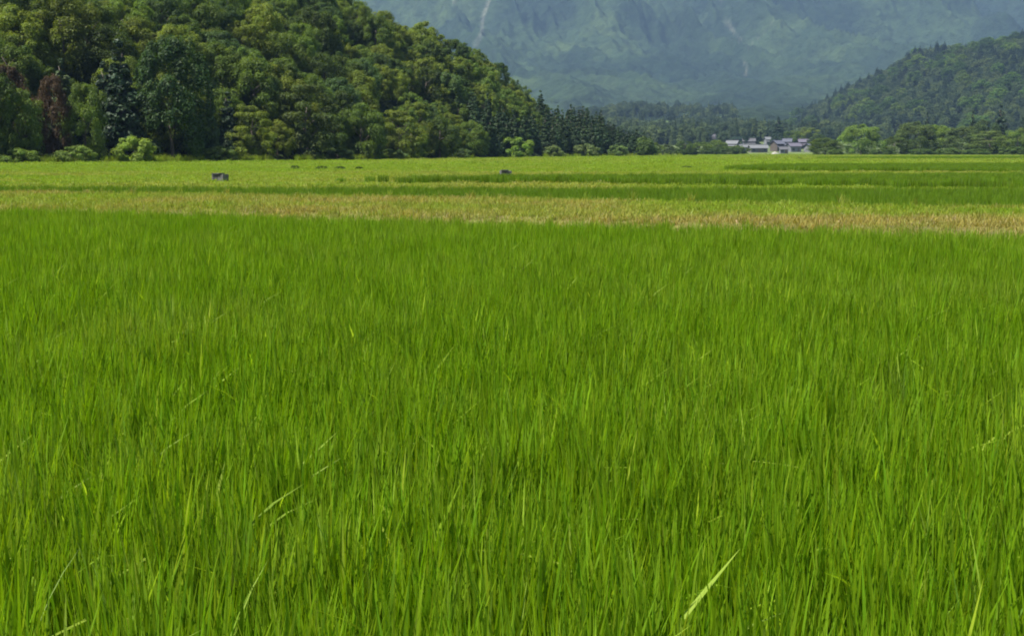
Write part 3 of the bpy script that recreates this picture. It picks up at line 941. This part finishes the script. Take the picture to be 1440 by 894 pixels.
for px, wp, hp, d, lab in ((950, 26, 8, 450, 'low bush in the valley beside the pale green tree'), (1000, 30, 8, 520, 'low bush before the wide valley trees'), (1025, 26, 8, 540, 'low bush left of the pale house'), (972, 22, 9, 480, 'low dark bush before the dark round valley tree')):
    x = at_dist(px, d)
    tree('bush', 'bush', x, d, float(gz(x, d)) - .1, wp / F * d, hp / F * d + .4, jitter((0.07, 0.11, 0.03), .1), lab, 'bush')

# ---- far woods at the mountain's foot, read as one mass
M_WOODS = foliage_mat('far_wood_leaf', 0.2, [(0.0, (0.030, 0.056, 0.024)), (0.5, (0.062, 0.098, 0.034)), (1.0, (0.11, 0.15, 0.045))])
fwm = []
for me_ in SMALLB[:4] + CONE[:3]:
    me_ = me_.copy(); me_.materials[0] = M_WOODS; fwm.append(me_)
fw = source('wood_crown', fwm)
npt = 2600
P = rng.uniform(800, 1250, npt); D = rng.uniform(900, 2300, npt)
xx = at_dist(P, D)
zz = np.maximum(gz(xx, D), mountain_h(xx, D)) - 1.0
clear = np.hypot((P - 930) / 30, (208 - F * (zz - CAM_H) / D - 176) / 6) > 1
inv = (P > 1000) & (D < 1000)
k = clear & ~inv & (hill_right(xx, D) < 1.5)
xx, D, zz = xx[k], D[k], zz[k]; n = len(xx)
s = rng.uniform(0.9, 1.5, n)
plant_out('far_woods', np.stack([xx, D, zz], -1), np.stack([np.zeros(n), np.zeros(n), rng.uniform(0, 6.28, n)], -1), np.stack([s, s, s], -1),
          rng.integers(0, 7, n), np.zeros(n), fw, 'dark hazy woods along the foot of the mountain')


npt = 3000
P = rng.uniform(1010, 1480, npt); e_ = np.interp(P, RP, RE); r_ = np.interp(P, RP, RR)
D = e_ + (r_ - e_) * rng.uniform(0, 1.0, npt)
xx = at_dist(P, D); n = npt
zz = gz(xx, D) + hill_right(xx, D) - 1.2
s = rng.uniform(0.7, 1.2, n)
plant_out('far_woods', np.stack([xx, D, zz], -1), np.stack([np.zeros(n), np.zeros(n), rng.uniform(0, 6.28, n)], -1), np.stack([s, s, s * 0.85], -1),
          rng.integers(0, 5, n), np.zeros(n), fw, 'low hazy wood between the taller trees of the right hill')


# ------------------------------------------------------------------ village houses
ROOF_BLUE = plain_mat('blue_tile_roof', (0.062, 0.066, 0.09), (0.085, 0.09, 0.112), 1.5, 0.85)
ROOF_GREY = plain_mat('grey_tile_roof', (0.06, 0.06, 0.066), (0.085, 0.085, 0.092), 1.5, 0.85)
ROOF_PALE = plain_mat('pale_sheet_roof', (0.10, 0.105, 0.11), (0.15, 0.155, 0.16), 1.5, 0.85)
ROOF_VIOLET = plain_mat('violet_grey_roof', (0.08, 0.074, 0.10), (0.108, 0.098, 0.125), 1.5, 0.85)
WALL_W = plain_mat('white_plaster', (0.14, 0.145, 0.155), (0.19, 0.195, 0.205), 0.8, 0.8)
WALL_C = plain_mat('cream_plaster', (0.09, 0.088, 0.08), (0.12, 0.116, 0.105), 0.8, 0.8)
WALL_B = plain_mat('brown_boards', (0.07, 0.055, 0.045), (0.10, 0.08, 0.06), 0.8, 0.8)


def house(px, base_row, d, w, dep, h, roofm, wallm, rot, label, storeys=2):
    w *= .64; dep *= .74; h = h * .82
    x = at_dist(px, d)
    z = CAM_H + (208 - base_row) / F * d
    z = float(gz(x, d)) + 0.1
    root = bpy.data.objects.new('house', None); root.location = (x, d, z); root.rotation_euler = (0, 0, rot)
    link(root); tag(root, label, 'house', 'village houses')
    wl = MB().box(-w / 2, w / 2, -dep / 2, dep / 2, -3.0, h)
    wl.poly([(-w / 2, -dep / 2, h), (-w / 2, dep / 2, h), (-w / 2, 0, h + dep * .24)], [(0, 1, 2)])
    wl.poly([(w / 2, -dep / 2, h), (w / 2, dep / 2, h), (w / 2, 0, h + dep * .24)], [(0, 2, 1)])
    wl.build('wall', wallm, root)
    e = 0.7; rz = h + dep * .28 + .1; ez = h - e * .55 + .05; th = .22
    p = []
    for xx_ in (-w / 2 - e, w / 2 + e):
        p += [(xx_, -dep / 2 - e, ez), (xx_, 0, rz), (xx_, dep / 2 + e, ez), (xx_, dep / 2 + e, ez + th), (xx_, 0, rz + th), (xx_, -dep / 2 - e, ez + th)]
    rf = MB().poly(p, [(0, 1, 4, 5), (1, 2, 3, 4), (6, 11, 10, 7), (7, 10, 9, 8), (5, 4, 10, 11), (4, 3, 9, 10), (0, 6, 7, 1), (1, 7, 8, 2), (0, 5, 11, 6), (2, 8, 9, 3)])
    rf.box(-w / 2 - e, w / 2 + e, -.25, .25, rz + th * .6, rz + th + .25)
    rf.build('roof', roofm, root)
    if storeys == 2:   # lean-to roof over the ground floor
        MB().poly([(-w / 2 - .5, -dep / 2 - 1.6, 2.5), (w / 2 + .5, -dep / 2 - 1.6, 2.5), (w / 2 + .5, -dep / 2 - .02, 3.2), (-w / 2 - .5, -dep / 2 - .02, 3.2),
                   (-w / 2 - .5, -dep / 2 - 1.6, 2.65), (w / 2 + .5, -dep / 2 - 1.6, 2.65), (w / 2 + .5, -dep / 2 - .02, 3.4), (-w / 2 - .5, -dep / 2 - .02, 3.4)],
                  [(0, 3, 2, 1), (4, 5, 6, 7), (0, 1, 5, 4), (1, 2, 6, 5), (2, 3, 7, 6), (3, 0, 4, 7)]).build('porch_roof', roofm, root)
    nw = max(2, int(w / 3))
    for s_ in range(storeys):
        zb = 0.8 + s_ * 2.8
        if zb + 1.3 > h: continue
        for i in range(nw):
            cx = -w / 2 + w * (i + .5) / nw
            if s_ == 0 and i == nw // 2:
                MB().box(cx - .6, cx + .6, -dep / 2 - .06, -dep / 2 + .02, 0, 2.1).build('door', M_DOOR, root)
            else:
                f_ = MB().box(cx - .85, cx + .85, -dep / 2 - .05, -dep / 2 + .02, zb, zb + 1.3).build('window', WALL_W, root)
                MB().box(cx - .75, cx + .75, -dep / 2 - .08, -dep / 2 - .04, zb + .1, zb + 1.2).build('pane', M_GLASS, f_)
    return root


for a in ((1066, 212, 760, 16, 8, 3.2, ROOF_PALE, WALL_C, 0.1, 'long low house with a pale sheet roof at the village front', 1),
          (1053, 203, 850, 12, 8, 5.4, ROOF_GREY, WALL_C, -0.15, 'grey roofed house behind and left of the long low house', 2),
          (1081, 196, 910, 9, 7, 5.2, ROOF_PALE, WALL_W, 0.2, 'white house with a pale roof at the top of the village', 2),
          (1093, 212, 780, 9, 9, 5.6, ROOF_BLUE, WALL_B, 0.5, 'house with a steep blue grey roof in the village middle', 2),
          (1107, 208, 820, 8, 8, 6.0, ROOF_BLUE, WALL_W, -0.3, 'tall white walled house right of the blue grey roof', 2),
          (1116, 212, 770, 11, 8, 4.2, ROOF_VIOLET, WALL_W, 0.3, 'house with a violet grey roof right of the tall white house', 1),
          (1132, 207, 830, 13, 8, 5.4, ROOF_VIOLET, WALL_C, -0.1, 'wide house under a violet grey roof at the right of the village', 2),
          (1139, 213, 770, 8, 7, 4.0, ROOF_BLUE, WALL_W, 0.6, 'small house beside the bushes at the right end of the village', 1),
          (1102, 214, 740, 7, 6, 3.0, ROOF_GREY, WALL_W, 0.0, 'small shed like house at the front of the village', 1),
          (1030, 207, 800, 11, 8, 5.0, ROOF_PALE, WALL_C, -0.5, 'house with a slanting pale roof left of the cedars', 2),
          (1046, 211, 780, 8, 6, 3.2, ROOF_PALE, WALL_W, 0.2, 'small pale house left of the long low house', 1),
          (998, 196, 1010, 12, 8, 5.0, ROOF_GREY, WALL_W, 0.0, 'grey roofed house farthest up the valley', 2)):
    house(*a)

# pale heap at the field's edge before the village
x, d = at_dist(1090, 600), 600.0
pv = []
pf = []
for j in range(7):
    for i in range(14):
        a = 2 * math.pi * i / 14; t_ = j / 6
        rr = (1 - t_ ** 1.6) * (1 + .12 * math.sin(3 * a + j))
        pv.append((2.2 * rr * math.cos(a), 1.2 * rr * math.sin(a), 1.5 * t_))
for j in range(6):
    for i in range(14): pf.append((j * 14 + i, j * 14 + (i + 1) % 14, (j + 1) * 14 + (i + 1) % 14, (j + 1) * 14 + i))
o = MB().poly(pv, pf).build('covered_heap', M_TARP, None, True); o.location = (x, d, float(gz(x, d)) - .05)
tag(o, 'pale sheeted heap on the field before the village', 'heap')

# ------------------------------------------------------------------ things out in the field
def water_box(px, row, wpx, hpx, rot, label, slab):
    x, y_ = at(px, row, 0.1); z = float(gz(x, y_))
    w = wpx / F * y_; h = hpx / F * y_
    root = bpy.data.objects.new('water_gate', None); root.location = (x, y_, z); root.rotation_euler = (0, 0, rot)
    link(root); tag(root, label, 'irrigation box')
    t = w * .10; dd = w * .8
    b = MB()
    b.box(-w / 2, -w / 2 + t, -dd / 2, dd / 2, -.2, h); b.box(w / 2 - t, w / 2, -dd / 2, dd / 2, -.2, h)
    b.box(-w / 2 + t, w / 2 - t, dd / 2 - t, dd / 2, -.2, h * .98); b.box(-w / 2 + t, w / 2 - t, -dd / 2 + t, dd / 2 - t, -.2, .05)
    b.build('concrete_box', M_CONC, root)
    MB().box(-w / 2 + t, w * .02, -dd / 2 + .01, -dd / 2 + .05, 0.03, h * .93).build('dark_plate', M_DARK, root)  # dark plate over the left half of the front
    MB().box(w * .02 + .01, w / 2 - t, -dd / 2 + .01, -dd / 2 + .06, -.05, h * .9).build('front_wall', M_CONC, root)
    MB().box(-w / 2 + t * .5, w * .2, -dd / 2 - .05, dd / 2 - t, h + .002, h + .05).build('lid', M_DARK, root)
    if slab:
        MB().box(-w * .85, -w * .45, -dd * .9, -dd * .5, -.1, .06).build('footing', M_STONE, root)
    return root


water_box(310, 256, 18, 11, -0.35, 'grey concrete irrigation box with a dark left front on the left verge', True)
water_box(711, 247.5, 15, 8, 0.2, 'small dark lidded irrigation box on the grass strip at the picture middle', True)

M_WILD = blade_mat('wild_grass_leaf', (0.20, 0.31, 0.03), (0.4, 0.4, 0.2), 0.40, 0.55)
for i, (px, py, hh, n_, lab) in enumerate(((300, 800, 0.74, 7, 'pale arching grass blades standing out of the rice at the lower left'), (18, 770, 0.72, 8, 'pale bent grass clump at the left edge of the near rice'),
                                           (165, 735, 0.68, 5, 'few pale bent blades in the near rice left of the lower arching ones'), (1255, 790, 0.68, 6, 'pale arching grass blades in the near rice at the lower right'),
                                           (1412, 752, 0.76, 16, 'thick pale grass clump at the right edge of the near rice'), (1352, 830, 0.70, 9, 'pale grass clump low beside the thick one at the right'),
                                           (520, 500, 0.74, 9, 'small whitish bent grass tuft in the middle of the paddy'), (800, 440, 0.74, 8, 'small pale grass tuft farther back in the paddy'), (905, 890, 0.66, 6, 'pale leaning blades at the very bottom of the near rice'))):
    x, y_ = at(px, py, hh - .08)
    v, f, c = blades(n_, 0.06, hh * .80, hh * 1.02, 0.006, 0.0095, 0.10, 0.55, 9, 0.12, seed=900 + i)
    o = link(bpy.data.objects.new('wild_grass', mesh_np('wild_grass', v, f, M_WILD, c)))
    o.location = (x, y_, float(gz(x, y_)) - .02)
    tag(o, lab, 'grass clump', 'wild grass in the rice', 'thing')

plant_fields()

# ------------------------------------------------------------------ light, air, view
SUN_EL, SUN_AZ = 60.0, -120.0      # azimuth from straight ahead (+Y), negative = left
sd = bpy.data.lights.new('sun', 'SUN'); sd.energy = 5.0; sd.angle = R(0.53); sd.color = (1.0, 0.95, 0.87)
so = bpy.data.objects.new('sun', sd); link(so)
so.rotation_euler = (R(90 - SUN_EL), 0, R(180 - SUN_AZ))
w = bpy.data.worlds.new("World"); S.world = w; w.use_nodes = True
nt = w.node_tree; nt.nodes.clear()
sky = nt.nodes.new('ShaderNodeTexSky'); sky.sky_type = 'NISHITA'; sky.sun_disc = False
sky.sun_elevation = R(SUN_EL); sky.sun_rotation = R(SUN_AZ)
bg = nt.nodes.new('ShaderNodeBackground'); bg.inputs[1].default_value = 0.065
wo = nt.nodes.new('ShaderNodeOutputWorld')
nt.links.new(sky.outputs[0], bg.inputs[0]); nt.links.new(bg.outputs[0], wo.inputs[0])

HAZE = 0.000104
hm, nt, out = new_mat('valley_haze')
pv_ = N(nt, 'ShaderNodeVolumePrincipled')
pv_.inputs['Color'].default_value = (0.285, 0.445, 0.72, 1); pv_.inputs['Density'].default_value = HAZE
pv_.inputs['Anisotropy'].default_value = 0.0
nt.links.new(pv_.outputs[0], out.inputs['Volume'])
hz = MB().box(-8200, 8200, -400, 9200, -4.0, 1500).build('haze', hm)
tag(hz, 'thin blue summer haze filling the valley', kind='stuff')

S.render.engine = 'CYCLES'
S.cycles.use_denoising = True
try: S.cycles.denoiser = 'OPENIMAGEDENOISE'
except Exception: pass
S.cycles.filter_width = 1.9
S.cycles.max_bounces = 6; S.cycles.diffuse_bounces = 3; S.cycles.glossy_bounces = 2; S.cycles.transmission_bounces = 4
S.cycles.volume_bounces = 0; S.cycles.transparent_max_bounces = 8
S.cycles.sample_clamp_indirect = 4.0
S.cycles.use_adaptive_sampling = True; S.cycles.adaptive_threshold = 0.02
S.view_settings.view_transform = 'Standard'; S.view_settings.look = 'None'
S.view_settings.exposure = 1.2; S.view_settings.gamma = 1.0; S.view_settings.use_curve_mapping = False
